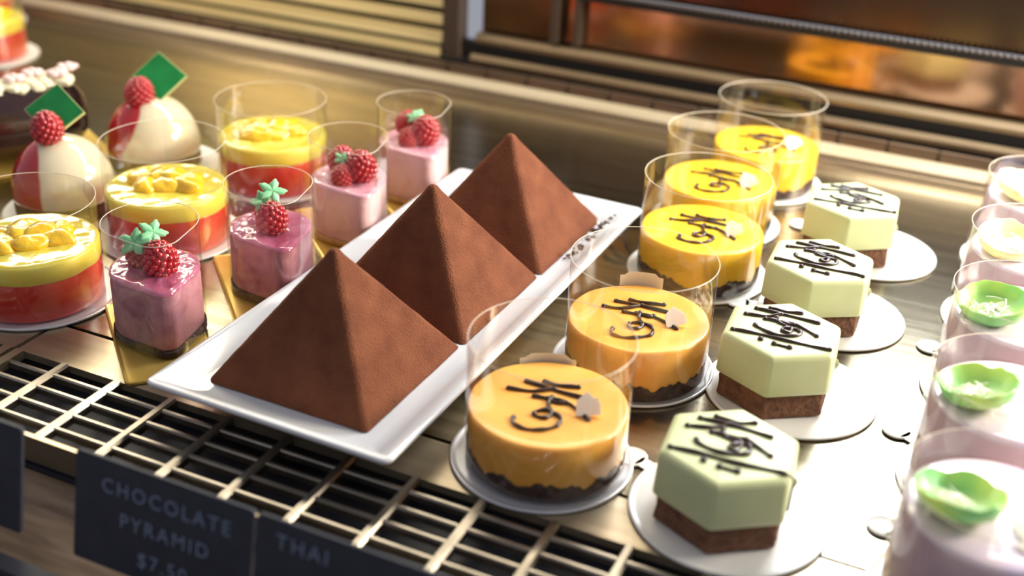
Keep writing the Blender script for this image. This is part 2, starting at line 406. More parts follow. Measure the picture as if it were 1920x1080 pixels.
for i, (x, y, r, lab) in enumerate(((-0.2774, 0.4275, -0.020, 'cocoa dusted chocolate pyramid at the front end of the white tray'),
                                    (-0.2742, 0.5185, -0.024, 'cocoa dusted chocolate pyramid in the middle of the white tray'),
                                    (-0.2712, 0.6097, -0.032, 'cocoa dusted chocolate pyramid at the back end of the tray, nearest the rear rails'))):
    if i == 0:
        pyr = pyramid().build('chocolate_pyramid', M['cocoa'], angle=50); o = pyr
    else:
        o = pyr.copy(); COL.objects.link(o)
    o.location = (x, y, 0.0101); o.rotation_euler = (0, 0, r)
    tag(o, lab, 'cake', 'chocolate pyramids on the tray')
mb = MB()
for k in range(58):
    u = random.random(); x = -0.2240 + random.uniform(-0.001, 0.009); y = 0.585 + u * 0.075
    r = random.uniform(0.0003, 0.0012)
    z = 0.0104 + max(0, (x + 0.2235)) * 0.85
    mb.ball((x, y, z + r * 0.5), r, 6, 4, (1.5, 1, 0.7), nz=0.8, ns=3)
for k in range(26):
    x = random.uniform(-0.318, -0.228); r = random.uniform(0.0003, 0.0008)
    mb.ball((x, 0.656 + random.uniform(0, 0.003), 0.0112 + r), r, 6, 4)
tag(mb.build('cocoa_crumbs', M['crumb']), 'loose dark chocolate crumbs beside the rear pyramid on the tray', 'crumbs', kind='stuff')

# ------------------------------------------------------------------ boards
def round_board(x, y, r, ang, label, m='board', name='cake_board', group='round cake boards', tab=True):
    """Thin pressed round board with a raised rim and a small round pull tab."""
    o = circle(r, 96)
    mb = MB(); body(o, [(-0.0008, 0.0001), (0, 0.0006), (0, 0.0014), (-0.0006, 0.0018), (-0.0016, 0.0014), (-0.003, 0.0011), (-0.0035, 0.0011)], mb)
    root = mb.build(name, M[m], angle=70); root.location = (x, y, 0.0002); root.rotation_euler = (0, 0, radians(ang))
    tag(root, label, 'cake board', group)
    if tab:
        t = MB(); c = circle(0.0072, 32, r + 0.0105, 0)
        body(c, [(0, 0.0006), (0, 0.0013), (-0.0005, 0.0016), (-0.0012, 0.0012)], t)
        t.box(r - 0.001, r + 0.0065, -0.0033, 0.0033, 0.0006, 0.0012)
        t.build('pull_tab', M[m], root)
    return root

# ------------------------------------------------------------------ piped decoration
STROKES = [
    [(-.60, .37), (-.25, .33), (.10, .42)],
    [(-.34, .60), (.20, .36), (.72, .10)],
    [(-.06, .64), (.20, .50), (.50, .46)],
    [(-.24, .20), (.03, .12), (.29, .00), (.60, -.42)],
    [(-.52, -.42), (-.55, -.58), (-.36, -.72), (-.10, -.74), (.10, -.62), (.16, -.44), (.08, -.28), (-.06, -.22), (-.20, -.26), (-.22, -.38),
     (-.08, -.42), (.02, -.30), (.00, -.05), (.04, .14)],
    [(-.02, .12), (.14, .02), (.26, .02)],
]
EXTRA = [
    [(-.95, -.12), (-.50, -.28), (.00, -.50), (.55, -.72), (.72, -.76)],
]
DOTS = [(-.50, -.46), (-.28, -.62), (-.02, -.74)]
def smooth_path(p, n=8):
    out = []
    P = [p[0]] + list(p) + [p[-1]]
    for i in range(1, len(P) - 2):
        a, b, c, d = [Vector((q[0], q[1])) for q in P[i - 1:i + 3]]
        for k in range(n):
            t = k / n
            out.append(0.5 * ((2 * b) + (c - a) * t + (2 * a - 5 * b + 4 * c - d) * t * t + (3 * b - a - 3 * c + d) * t ** 3))
    out.append(Vector(P[-1])); return out
def piping(R, z, seed, hexa=False, r=0.00086, drop=None):
    rnd = random.Random(seed); mb = MB()
    S = STROKES + (EXTRA if hexa else [])
    k = 0.80 if not hexa else 0.78
    for s in S:
        if hexa and s is STROKES[4]:
            s = [(-.50, -.02), (-.48, -.16), (-.22, -.36), (.08, -.42), (.28, -.34), (.26, -.18), (.08, -.14), (-.04, -.22), (.08, -.30), (.16, -.10), (-.04, .06), (-.06, .26)]
        jit = lambda q: (q[0] * R * k + rnd.uniform(-.02, .02) * R, (q[1] + (0.12 if hexa and s is not EXTRA[0] else 0)) * R * k + rnd.uniform(-.02, .02) * R)
        lim = (lambda q: q)
        pts = [lim(jit(q)) for q in s]
        sp = smooth_path(pts, 9)
        n = len(sp); P3 = []
        for q in sp:
            zz = z
            if drop and drop(q.x, q.y) is not None: zz = drop(q.x, q.y)
            P3.append((q.x, q.y, zz + r * 0.5))
        rad = [r * (1.0 + 0.25 * sin(i * 0.5 + seed)) for i in range(n)]
        mb.tube(P3, r, 8, rad)
        for e in (P3[0], P3[-1]): mb.ball(e, r * 1.55, 10, 7, (1, 1, 0.8))
    if hexa:
        for q in DOTS:
            c = (q[0] * R * k, q[1] * R * k)
            mb.ball((c[0], c[1], z + r * .6), r * 1.7, 10, 7, (1, 1, .8))
        mb.tube([(DOTS[1][0] * R * k, DOTS[1][1] * R * k, z + r * .4), (DOTS[2][0] * R * k, DOTS[2][1] * R * k, z + r * .4)], r * .8, 8)
    return mb

def collar(outl, z0, z1, parent, rot_seam=0.0, flare=0.0):
    """Acetate collar: a thin double-sided wall with a seam overlap and a bright cut edge."""
    root = MB(); n = len(outl)
    root.loft([ring(outl, z0, 0), ring(outl, (z0 + z1) / 2, flare * .5), ring(outl, z1, flare)], False, False)
    k0 = int(rot_seam * n) % n
    seam = [offset(outl, 0.0004)[(k0 + i) % n] for i in range(max(4, n // 9))]
    root.loft([[(x, y, z0) for x, y in seam], [(x, y, z1) for x, y in seam]], False, False, closed=False)
    c = root.build('acetate_collar', M['film'], parent, angle=80)
    e = MB(); o = offset(outl, flare)
    pts = [(x, y, z1) for x, y in o]; pts.append(pts[0]); e.tube(pts, 0.00022, 5)
    e.build('cut_edge', M['film_edge'], c)
    return c

# ------------------------------------------------------------------ cheesecakes
BZ = 0.0020      # top of a board
def cheesecake(x, y, seed, label, mt='cheese', rot=0.0, tabp=None, chipscale=1.0, ztop=0.030, zcol=0.063):
    t = empty('cheesecake', (x, y, BZ), VIEW + rot)
    R = 0.0355; Z = ztop - BZ
    o = circle(R, 220)
    wob = lambda a, b: 0.0042 * noise.noise(Vector((a * 90 + seed * 9, b * 90, 0.3))) + 0.0032 * noise.noise(Vector((a * 330, b * 330, seed)))
    mb = body(o, [(-0.001, 0.0), (0.0001, 0.0012), (0.0002, 0.0040), (0.0002, 0.0084), (-0.0020, 0.0086)], wobs={3: wob, 4: wob})
    mb.build('biscuit_crust', M['crust'], t, angle=80)
    top = lambda a, b: 0.0005 * noise.noise(Vector((a * 60, b * 60, seed)))
    mb = body(o, [(-0.0015, 0.0045), (-0.0005, 0.005), (-0.0001, Z * .6), (-0.0001, Z - 0.0014), (-0.0005, Z - 0.0003), (-0.0014, Z), (-0.008, Z - 0.0003), (-0.02, Z - 0.0004), (-0.03, Z - 0.0004)],
              wobs={4: top, 5: top, 6: top})
    mb.build('filling', M[mt], t, angle=60)
    piping(R, Z - 0.0002, seed).build('chocolate_drizzle', M['choc'], t, angle=80)
    cm = Matrix.Translation((0.0165, -0.0062, Z + 0.0030)) @ Matrix.Rotation(radians(52), 4, 'X') @ Matrix.Rotation(radians(8 * seed), 4, 'Z')
    c = MB(); s = 0.0056 * chipscale
    poly = [(-s, -s * .7), (s * .95, -s * .8), (s * 1.05, s * .1), (s * .1, s * 1.1), (-s * .8, s * .5)]
    c.loft([[(px, py, z) for px, py in round_poly(poly, 0.0006, 3)] for z in (0, 0.0016)], mtx=cm)
    c.build('white_chocolate_chip', M['white_choc'], t, angle=40)
    co = collar(circle(R + 0.0007, 96), 0.0, zcol - BZ, t, 0.35 + seed * .13)
    if tabp:
        a0, a1, z0, z1 = tabp
        q = [((R - 0.0002 + 0.0012) * cos(a0 + (a1 - a0) * i / 10), (R + 0.0010) * sin(a0 + (a1 - a0) * i / 10)) for i in range(11)]
        p = MB(); zz = lambda i: z1 + (0.0006 if 1 < i < 9 else -0.0012)
        p.loft([[(qx, qy, z0) for qx, qy in q], [(qx, qy, zz(i)) for i, (qx, qy) in enumerate(q)]], False, False, closed=False)
        p.build('paper_tab', M['paper_tab'], co)
    tag(t, label, 'cheesecake', 'cheesecakes in a row')
    return t
CH = [(-0.1609, 0.4152), (-0.1520, 0.5090), (-0.1553, 0.6293), (-0.1671, 0.7076), (-0.1576, 0.7900)]
CL = ['frontmost orange cheesecake with dark crumb crust, beside the corner of the white tray',
      'orange cheesecake second from the front in its row, white paper tab on its clear collar',
      'yellow-lit cheesecake third from the front, middle of the five in clear collars',
      'yellow-lit cheesecake fourth from the front, with a cone of white chocolate on its right side',
      'rearmost yellow-lit cheesecake, closest to the rear rails, in a tall clear collar']
for i, ((x, y), l) in enumerate(zip(CH, CL)):
    tb = {0: (radians(68), radians(110), 0.020, 0.0312), 1: (radians(62), radians(98), 0.027, 0.0345)}.get(i)
    cheesecake(x, y, i + 1, l, 'cheese' if i < 2 else 'cheese_yellow_lit', rot=(0.0, 0.05, -0.04, -0.12, -0.05)[i], tabp=tb, chipscale=(1, .95, .9, 1, 1)[i])
ANG = [(-0.1627, 0.4152, 200), (-0.1540, 0.5120, 186), (-0.1560, 0.6310, 190), (-0.1671, 0.7076, 190), (-0.1576, 0.7915, 200)]
BL = ['silvery round board with raised rim under the frontmost cheesecake', 'silvery round board under the cheesecake with the paper tab',
      'white round board under the middle cheesecake of the five', 'white round board under the fourth cheesecake from the front', 'white round board under the rearmost cheesecake']
for (x, y, a), l, m in zip(ANG, BL, ('board_silver', 'board_silver', 'board', 'board', 'board')):
    round_board(x, y, 0.0415, a, l, m, tab=False)

# ------------------------------------------------------------------ matcha hexagons
def hexcake(x, y, rot, seed, label, drip=False):
    t = empty('matcha_hexagon_cake', (x, y, BZ), rot)
    Rv = 0.0312
    def hexo(R, r): return round_poly([(R * cos(pi / 3 * k + radians(34) - VIEW), R * sin(pi / 3 * k + radians(34) - VIEW)) for k in range(6)], r, 6)
    o = densify(hexo(Rv * 0.93, 0.001), 0.0022)
    wob = lambda a, b: 0.0004 * noise.noise(Vector((a * 400, b * 400, seed)))
    rings = []
    for d, z in ((-0.0004, 0.0), (0.0002, 0.001), (0.0001, 0.004), (-0.0002, 0.007), (0, 0.011), (-0.001, 0.0145)):
        rg = ring(o, z, d)
        rings.append([(px * (1 + 0.02 * noise.noise(Vector((px * 500, py * 500, pz * 700 + seed)))), py * (1 + 0.02 * noise.noise(Vector((px * 500, py * 500, pz * 700 + seed + 5)))), pz) for px, py, pz in rg])
    MB().loft(rings).build('brown_sponge', M['brownie'], t, angle=60)
    h = hexo(Rv, 0.0032); Z = 0.0350
    hr = lambda d, z: [(a, b, z) for a, b in hexo(Rv + d * 1.15, max(0.0034 + d * .6, 0.0014))]
    MB().loft([hr(d, z) for d, z in [(-0.0012, 0.0138), (-0.0002, 0.0134), (0.0002, 0.0142), (0.0, 0.018), (-0.0004, Z - 0.0032), (-0.0009, Z - 0.0014), (-0.0021, Z - 0.0004), (-0.0038, Z), (-0.012, Z), (-0.02, Z)]]).build('matcha_mousse', M['matcha'], t, angle=60)
    pp = piping(Rv * 1.06, Z, seed, True, 0.00092)
    if drip:
        k = 0.78 * Rv * 1.06
        pp.tube([(0.72 * k, -0.76 * k, Z + .0003), (0.0212, -0.0218, Z - 0.0002), (0.0222, -0.0205, Z - 0.004), (0.0222, -0.0200, Z - 0.012), (0.0221, -0.0199, Z - 0.018)], .0006, 8)
    pp.build('chocolate_drizzle', M['choc'], t, angle=80)
    # small bead of overflowing mousse at the lower edge
    b = MB(); b.ball((0.0290, 0.002, 0.0150), 0.0026, 12, 8, (0.8, 1, 1.1), nz=.3, ns=2); b.build('mousse_drip', M['matcha'], t)
    tag(t, label, 'cake', 'hexagonal matcha cakes')
    return t
HX = [(-0.0790, 0.4120, 0.02), (-0.0830, 0.5200, 0.0), (-0.0828, 0.6080, -0.03), (-0.0826, 0.7030, 0.03)]
HL = ['frontmost pale green hexagonal cake on brown sponge, right of the first cheesecake',
      'pale green hexagonal cake second from the front, sharpest of the four hexagons',
      'pale green hexagonal cake third from the front, mousse drip at right',
      'rearmost pale green hexagonal cake, closest to the rear rails']
for i, ((x, y, r), l) in enumerate(zip(HX, HL)):
    hexcake(x, y, VIEW + r, 11 + i, l, drip=(i == 0))
for (x, y, a, r), l in zip(((-0.0765, 0.4160, 160, .0425), (-0.0750, 0.5245, 200, .0425), (-0.0735, 0.6160, 192, .0405), (-0.0690, 0.7120, 158, .0405)),
                        ('white round board under the frontmost hexagonal cake', 'white round board under the second hexagonal cake from the front',
                         'white round board under the third hexagonal cake from the front', 'white round board with pull tab under the rearmost hexagonal cake')):
    round_board(x, y, r, a, l)

# ------------------------------------------------------------------ raspberries, leaves
def berry_mb(r=0.0085, h=1.15):
    mb = MB(); n = 92
    mb.ball((0, 0, 0), r * 0.92, 16, 10, (1, 1, h))
    for i in range(n):
        zc = 1 - 2 * (i + .5) / n; a = i * 2.39996
        q = math.sqrt(max(0, 1 - zc * zc))
        sh = 1.0 - 0.12 * zc
        mb.ball((r * .87 * q * cos(a) * sh, r * .87 * q * sin(a) * sh, r * .87 * h * zc), r * 0.205, 8, 6)
    return mb
BERRY = berry_mb().build('raspberry', M['raspberry'], angle=180)
BERRY_MESH = BERRY.data
bpy.data.objects.remove(BERRY)
def berry(parent, loc, s=1.0, rot=(0, 0, 0)):
    o = bpy.data.objects.new('raspberry', BERRY_MESH); COL.objects.link(o)
    o.parent = parent; o.location = loc; o.scale = (s, s, s); o.rotation_euler = rot
    return o
def leaf_mb(s):
    pts = []
    n = 60
    for i in range(n):
        a = 2 * pi * i / n
        lob = 1 - abs(((a * 2.5 / pi + 0.5) % 1.0) - 0.5) * 2
        r = s * (0.56 + 0.60 * lob)
        r *= 1 + 0.06 * sin(15 * a)
        pts.append((r * cos(a), r * sin(a) * .85))
    def curve(x, y): return -6.0 * (x * x + y * y) * .8 + 0.0007 * abs(cos(2.5 * math.atan2(y, x)))
    mb = MB()
    rings = []
    for d, z in ((0, 0), (0.0001, 0.0004), (0, 0.0009), (-0.0005, 0.0013)):
        rings.append([(x, y, z + curve(x, y)) for x, y in (offset(pts, d) if d else pts)])
    for k in (0.7, 0.45, 0.2):
        rings.append([(x * k, y * k, 0.0015 + curve(x * k, y * k)) for x, y in pts])
    return mb.loft(rings)
LEAF_MESH = leaf_mb(0.0076).build('tmp', M['mint'], angle=70).data
bpy.data.objects.remove(bpy.data.objects['tmp'])
def leaf(parent, loc, rot, s=1.0):
    o = bpy.data.objects.new('mint_green_leaf', LEAF_MESH); COL.objects.link(o); o.parent = parent
    o.location = loc; o.rotation_euler = rot; o.scale = (s, s, s); return o

# ------------------------------------------------------------------ berry mousse cakes on gold boards
def drop_outline(R=0.0225, D=0.0325, rt=0.0065):
    """Teardrop: a round back and straight flanks that meet in a blunt tip at +x."""
    a = math.acos((R - rt) / (D - rt)); c = -0.004; out = []
    for i in range(57):
        t = a + (2 * pi - 2 * a) * i / 56; out.append((c + R * cos(t), R * sin(t)))
    for k in range(1, 12):
        u = k / 12; out.append((c + R * cos(-a) * (1 - u) + (D - rt + rt * cos(-a)) * u, R * sin(-a) * (1 - u) + rt * sin(-a) * u))
    for i in range(9):
        t = -a + 2 * a * i / 8; out.append((c + D - rt + rt * cos(t), rt * sin(t)))
    for k in range(1, 12):
        u = k / 12; out.append((c + (D - rt + rt * cos(a)) * (1 - u) + R * cos(a) * u, rt * sin(a) * (1 - u) + R * sin(a) * u))
    return out
BA = radians(-42)
def berry_cake(x, y, label, pale, berries, leaves, seed, rot=0.0, zcol=0.064):
    t = empty('berry_mousse_cake', (x, y, 0.0023), BA + rot)
    o = drop_outline(); Z = 0.0365
    w0 = lambda a, b: 0.0012 * noise.noise(Vector((a * 160, b * 160, seed)))
    body(o, [(-0.001, 0), (0.0009, 0.0008), (0.0009, 0.0035), (-0.001, 0.0040)], wobs={2: w0}).build('sponge_base', M['sponge'] if pale else M['crust'], t, angle=70)
    w = lambda a, b: 0.0007 * noise.noise(Vector((a * 120, b * 120, seed + 4)))
    body(o, [(-0.0010, 0.0038), (-0.0002, 0.005), (-0.0002, Z - 0.006), (-0.0010, Z - 0.0012)], wobs={2: w}).build('mousse', M['berry_mousse_pale'] if pale else M['berry_mousse'], t, angle=70)
    w2 = lambda a, b: 0.0011 * noise.noise(Vector((a * 150, b * 150, seed + 8))) + 0.0003 * noise.noise(Vector((a * 420, b * 420, seed)))
    wet_top(o, Z - 0.0006, 0.0225, w2, 0.0004).build('glaze', M['berry_glaze_pale'] if pale else M['berry_glaze'], t, angle=80)
    inv = Matrix.Rotation(-(BA + rot), 3, 'Z')
    for (bx, by, bz, s, rx, rz) in berries:
        q = inv @ (Matrix.Rotation(VIEW, 3, 'Z') @ Vector((bx, by, 0)))
        berry(t, (q.x, q.y, Z + bz), s, (rx, 0.2, rz))
    for (bx, by, bz, s, rx, ry, rz) in leaves:
        q = inv @ (Matrix.Rotation(VIEW, 3, 'Z') @ Vector((bx, by, 0)))
        leaf(t, (q.x, q.y, Z + bz), (rx, ry, rz - (BA + rot) + VIEW), s)
    collar(drop_outline(R=0.0237, D=0.0322, rt=0.0115), 0.0005, zcol - 0.0023, t, 0.6 + .1 * seed)
    tag(t, label, 'cake', 'berry mousse cakes')
    return t
# offsets below are (to the right, away) as seen along VIEW, metres
berry_cake(-0.3800, 0.4215, 'frontmost dark pink berry mousse cake, two raspberries and a mint green leaf', False,
           [(0.0035, -0.0030, 0.0072, 1.06, 0.15, 0.2), (-0.0085, 0.0055, 0.0066, 0.86, 0.0, 1.0)],
           [(-0.0085, -0.0015, 0.0150, 1.0, 0.95, -0.2, 0.1), (-0.0010, 0.0035, 0.0185, 0.95, 0.9, 0.3, 0.6)], 1)
berry_cake(-0.3585, 0.4915, 'pink berry mousse cake second from the front, raspberry under a frosty green leaf', False,
           [(0.0010, -0.0040, 0.0072, 1.02, 0.2, 0.9), (-0.0035, 0.0065, 0.0060, 0.8, 0, 0)],
           [(0.0005, 0.0020, 0.0205, 0.95, 0.9, 0.15, 0.4), (-0.0050, 0.0000, 0.0150, 0.85, 1.0, -0.3, 0.9)], 2)
berry_cake(-0.3590, 0.5740, 'pale pink berry mousse cake third from the front, two raspberries, left of the middle pyramid', True,
           [(0.0065, -0.0030, 0.0085, 1.10, 0.15, 0.2), (-0.0060, 0.0040, 0.0095, 0.95, 0, 1.2), (-0.004, -0.008, 0.004, 0.8, 0, .3)],
           [(-0.0050, -0.0030, 0.0130, 0.62, 1.0, 0.2, 0.2)], 3)
berry_cake(-0.3555, 0.6480, 'rearmost pale pink berry mousse cake, raspberries on top, just behind the tray', True,
           [(0.0065, -0.0030, 0.0085, 1.10, 0.15, 0.2), (-0.0060, 0.0060, 0.0100, 0.9, 0, 1.2), (-0.004, -0.006, 0.004, 0.8, 0, .3)],
           [(-0.0015, 0.0005, 0.0160, 0.62, 0.9, -0.2, 0.2), (0.0025, 0.0050, 0.0165, 0.55, 0.9, 0.4, 0.8)], 4)
def gold_board(x, y, rot, l, w, label):
    o = round_poly([(-l, -w), (l, -w), (l, w), (-l, w)], 0.0030, 4)
    mb = body(o, [(-0.0006, 0.0001), (0, 0.0004), (0, 0.0016), (-0.0005, 0.0019), (-0.0012, 0.0016), (-0.0020, 0.0016)])
    b = mb.build('gold_board', M['gold'], angle=50); b.location = (x, y, 0.0002); b.rotation_euler = (0, 0, rot)
    tag(b, label, 'cake board', 'gold cake boards')
for a in ((-0.3800, 0.4190, BA, 0.043, 0.0225, 'gold rectangular board under the frontmost berry mousse cake'),
          (-0.3640, 0.4910, BA - .05, 0.046, 0.0235, 'gold rectangular board under the second berry mousse cake'),
          (-0.3620, 0.5740, BA, 0.043, 0.0235, 'gold rectangular board under the third berry mousse cake'),
          (-0.3570, 0.6480, BA, 0.041, 0.0235, 'gold rectangular board under the rearmost berry mousse cake')):
    gold_board(*a)

# ------------------------------------------------------------------ layered red and yellow mandarin cakes
def orange_cake(x, y, label, seed, rot=0.0, ztop=0.034, zcol=0.060, R=0.0352, group='mandarin layer cakes'):
    t = empty('mandarin_layer_cake', (x, y, BZ), VIEW + rot)
    o = circle(R, 96); Z = ztop - BZ; zy = Z - 0.0095
    w = lambda a, b: 0.0010 * noise.noise(Vector((a * 70, b * 70, seed)))
    body(o, [(-0.001, 0), (0, 0.001), (0, zy - 0.001), (-0.0004, zy)], wobs={3: w}).build('red_fruit_layer', M['red_mousse'], t, angle=70)
    body(o, [(-0.0006, zy - 0.0012), (0.0002, zy - 0.0002), (0.0002, Z - 0.001), (-0.0006, Z)], wobs={0: w, 1: w}).build('yellow_cream_layer', M['lemon'], t, angle=60)
    w3 = lambda a, b: 0.0008 * noise.noise(Vector((a * 110, b * 110, seed + 2))) + 0.0002 * noise.noise(Vector((a * 400, b * 400, seed)))
    wet_top(o, Z, R, w3).build('glaze', M['lemon_glaze'], t, angle=80)
    rnd = random.Random(seed)
    base = [(-0.012, 0.003, 25, 0), (0.000, 0.011, -20, 0), (0.011, 0.004, 60, 0), (0.001, -0.006, 5, 0), (-0.004, 0.005, 80, .0026), (-0.011, -0.005, 130, 0), (0.010, -0.004, 150, 0), (0.004, 0.002, 30, .003)]
    for k, (px, py, an, dz) in enumerate(base):
        b = MB()
        b.ball((0, 0, 0), 0.0088, 24, 14, (1.25, 0.85, 0.60), nz=0)
        off = Vector((seed * 3.1, k * 5.7, 0))
        b.v = [tuple(Vector(q) * (1 + 0.26 * noise.noise(Vector(q) * 150 + off))) for q in b.v]
        m = Matrix.Translation((px * 1.15 + rnd.uniform(-.0015, .0015), py * 1.15 + rnd.uniform(-.0015, .0015), Z + 0.0010 + dz * 0.7)) @ Matrix.Rotation(radians(an + rnd.uniform(-20, 20)), 4, 'Z')
        b.v = [tuple(m @ Vector(q)) for q in b.v]
        b.build('mandarin_segment', M['mandarin'], t, angle=80)
    collar(circle(R + 0.0008, 96), 0.0, zcol - BZ, t, 0.1 * seed)
    tag(t, label, 'cake', group)
    return t
OR = [(-0.4660, 0.4235, 'frontmost red and yellow layered mandarin cake, cut by the left frame edge'),
      (-0.4530, 0.5190, 'red and yellow layered mandarin cake in front of the farther dome cake'),
      (-0.4500, 0.6230, 'red and yellow layered mandarin cake farthest back of three, in a tall collar')]
for i, (x, y, l) in enumerate(OR): orange_cake(x, y, l, 21 + i, rot=(0.3, 0, 0.5)[i], zcol=(0.058, 0.062, 0.058)[i])
orange_cake(-0.8190, 0.7300, 'distant red layered cake at the top left frame edge, behind the glazed log', 31, R=0.0330, group='far layered cakes')
orange_cake(-0.9050, 0.8020, 'farthest red layered cake in the top left corner against the rear slats', 32, R=0.0330, group='far layered cakes')
for x, y, a, l, m in ((-0.4660, 0.4260, 200, 'round board with raised rim under the frontmost mandarin cake', 'board_silver'),
                      (-0.4540, 0.5205, 170, 'white round board under the middle mandarin cake', 'board'),
                      (-0.4500, 0.6245, 100, 'white round board under the rear mandarin cake in the tall collar', 'board'),
                      (-0.8190, 0.7300, 180, 'white round board under the distant red cake at top left', 'board'),
                      (-0.9050, 0.8025, 180, 'white round board under the farthest red cake in the corner', 'board')):
    round_board(x, y, 0.0425, a, l, m, tab=(a == 170))

# ------------------------------------------------------------------ white and red domes
def dome(x, y, label, seed, rot, m, sq_at, berry_at):
    t = empty('glazed_dome_cake', (x, y, BZ), rot)
    R = 0.0312
    o = circle(R * .97, 72)
    rg = []
    for d, z in ((-0.001, 0), (0, 0.001), (0.0004, 0.006), (-0.001, 0.0105)):
        rg.append([(px * (1 + .02 * noise.noise(Vector((px * 400, py * 400, z * 500 + seed)))), py, z) for px, py, _ in ring(o, z, d)])
    MB().loft(rg).build('brown_sponge', M['brownie'], t, angle=70)
    prof = []
    for i in range(20):
        a = i / 19 * pi / 2
        prof.append((R * cos(a) ** 0.92 if i < 19 else 0.0, 0.0125 + 0.0350 * sin(a)))
    c = circle(1, 96)
    rings = [[(cx * (R * .93), cy * (R * .93), 0.0098) for cx, cy in c], [(cx * (R * .985), cy * (R * .985), 0.0105) for cx, cy in c]]
    rings += [[(cx * max(r, 0.0004), cy * max(r, 0.0004), z) for cx, cy in c] for r, z in prof]
    MB().loft(rings).build('glazed_dome', M[m], t, angle=80)
    berry(t, berry_at, 1.12, (0.1, -0.2, seed))
    m = Matrix.Translation(sq_at) @ Matrix.Rotation(radians(-8), 4, 'Z') @ Matrix.Rotation(radians(48), 4, 'X') @ Matrix.Rotation(radians(43), 4, 'Z')
    q = MB(); s = 0.0128
    sq = round_poly([(-s, -s), (s, -s), (s, s), (-s, s)], 0.0006, 2)
    q.loft([[(a, b, z) for a, b in sq] for z in (-0.0020, 0.0)], mtx=m)
    e = q.build('chocolate_square', M['choc_edge'], t, smooth=False)
    q = MB(); sq2 = offset(sq, -0.0006)
    q.loft([[(a, b, z) for a, b in sq2] for z in (0.00005, 0.0005)], mtx=m)
    q.build('green_face', M['green_choc'], e, smooth=False)
    tag(t, label, 'cake', 'white and red dome cakes')
dome(-0.5330, 0.5180, 'nearer white and red glazed dome cake with raspberry and green square, left frame edge', 1, VIEW + 0.22, 'dome', (-0.0005, 0.0050, 0.0620), (-0.0045, -0.0055, 0.0550))
dome(-0.5360, 0.6060, 'farther white and red glazed dome cake with raspberry and green square', 2, VIEW + 0.40, 'dome_slanted', (0.0085, 0.0050, 0.0590), (-0.0065, -0.0030, 0.0515))
round_board(-0.5320, 0.5190, 0.0400, 30, 'white round board under the nearer dome cake')
round_board(-0.5320, 0.6080, 0.0400, 20, 'white round board under the farther dome cake')

# ------------------------------------------------------------------ dark chocolate log with cream and sugar flowers
t = empty('chocolate_log_cake', (-0.6270, 0.5560, 0.0023), math.atan2(0.84, 0.54) + 0.05)
N = 40; rings = []
for i in range(N + 1):
    u = i / N * 2 - 1
    k = (1 - abs(u) ** 5) ** (1 / 2.5) if abs(u) < 1 else 0.0
    k = max(k, 0.02)
    rings.append([(u * 0.062, 0.0245 * k * cos(a), 0.0265 + 0.0265 * k * sin(a) * (1 if sin(a) > 0 else .98)) for a in [2 * pi * j / 40 for j in range(40)]])
MB().loft(rings).build('chocolate_glazed_body', M['dark_glaze'], t, angle=80)
mb = MB()
for i in range(26):
    x = -0.058 + i * 0.0042
    mb.ball((x, 0.003 * sin(i * 1.7), 0.0500 + 0.001 * sin(i * 2.3)), 0.0080, 12, 8, (1, 1.6, 0.50), nz=.25, ns=2)
mb.build('piped_cream', M['cream'], t)
for fx, fy in ((0.030, 0.004), (0.044, -0.004), (0.016, -0.003), (0.054, 0.006)):
    mb = MB()
    for k in range(5):
        a = 2 * pi * k / 5 + fx * 90
        mb.ball((fx + 0.0042 * cos(a), fy + 0.0042 * sin(a), 0.0560), 0.0034, 10, 6, (1, 1, .6))
    mb.ball((fx, fy, 0.0572), 0.0019, 8, 6)
    mb.build('sugar_flower', M['pink_flower'], t)
tag(t, 'long dark chocolate glazed log cake with cream and pink flowers, behind the nearer dome', 'cake')
o = round_poly([(-.070, -.030), (.070, -.030), (.070, .030), (-.070, .030)], 0.0030, 4)
b = body(o, [(-0.0006, 0.0001), (0, 0.0004), (0, 0.0016), (-0.0005, 0.0019), (-0.0012, 0.0016), (-0.0020, 0.0016)]).build('gold_board', M['gold'], angle=50)
b.location = (-0.6270, 0.5560, 0.0002); b.rotation_euler = (0, 0, math.atan2(0.84, 0.54) + 0.05)
tag(b, 'gold rectangular board under the dark chocolate log cake', 'cake board')

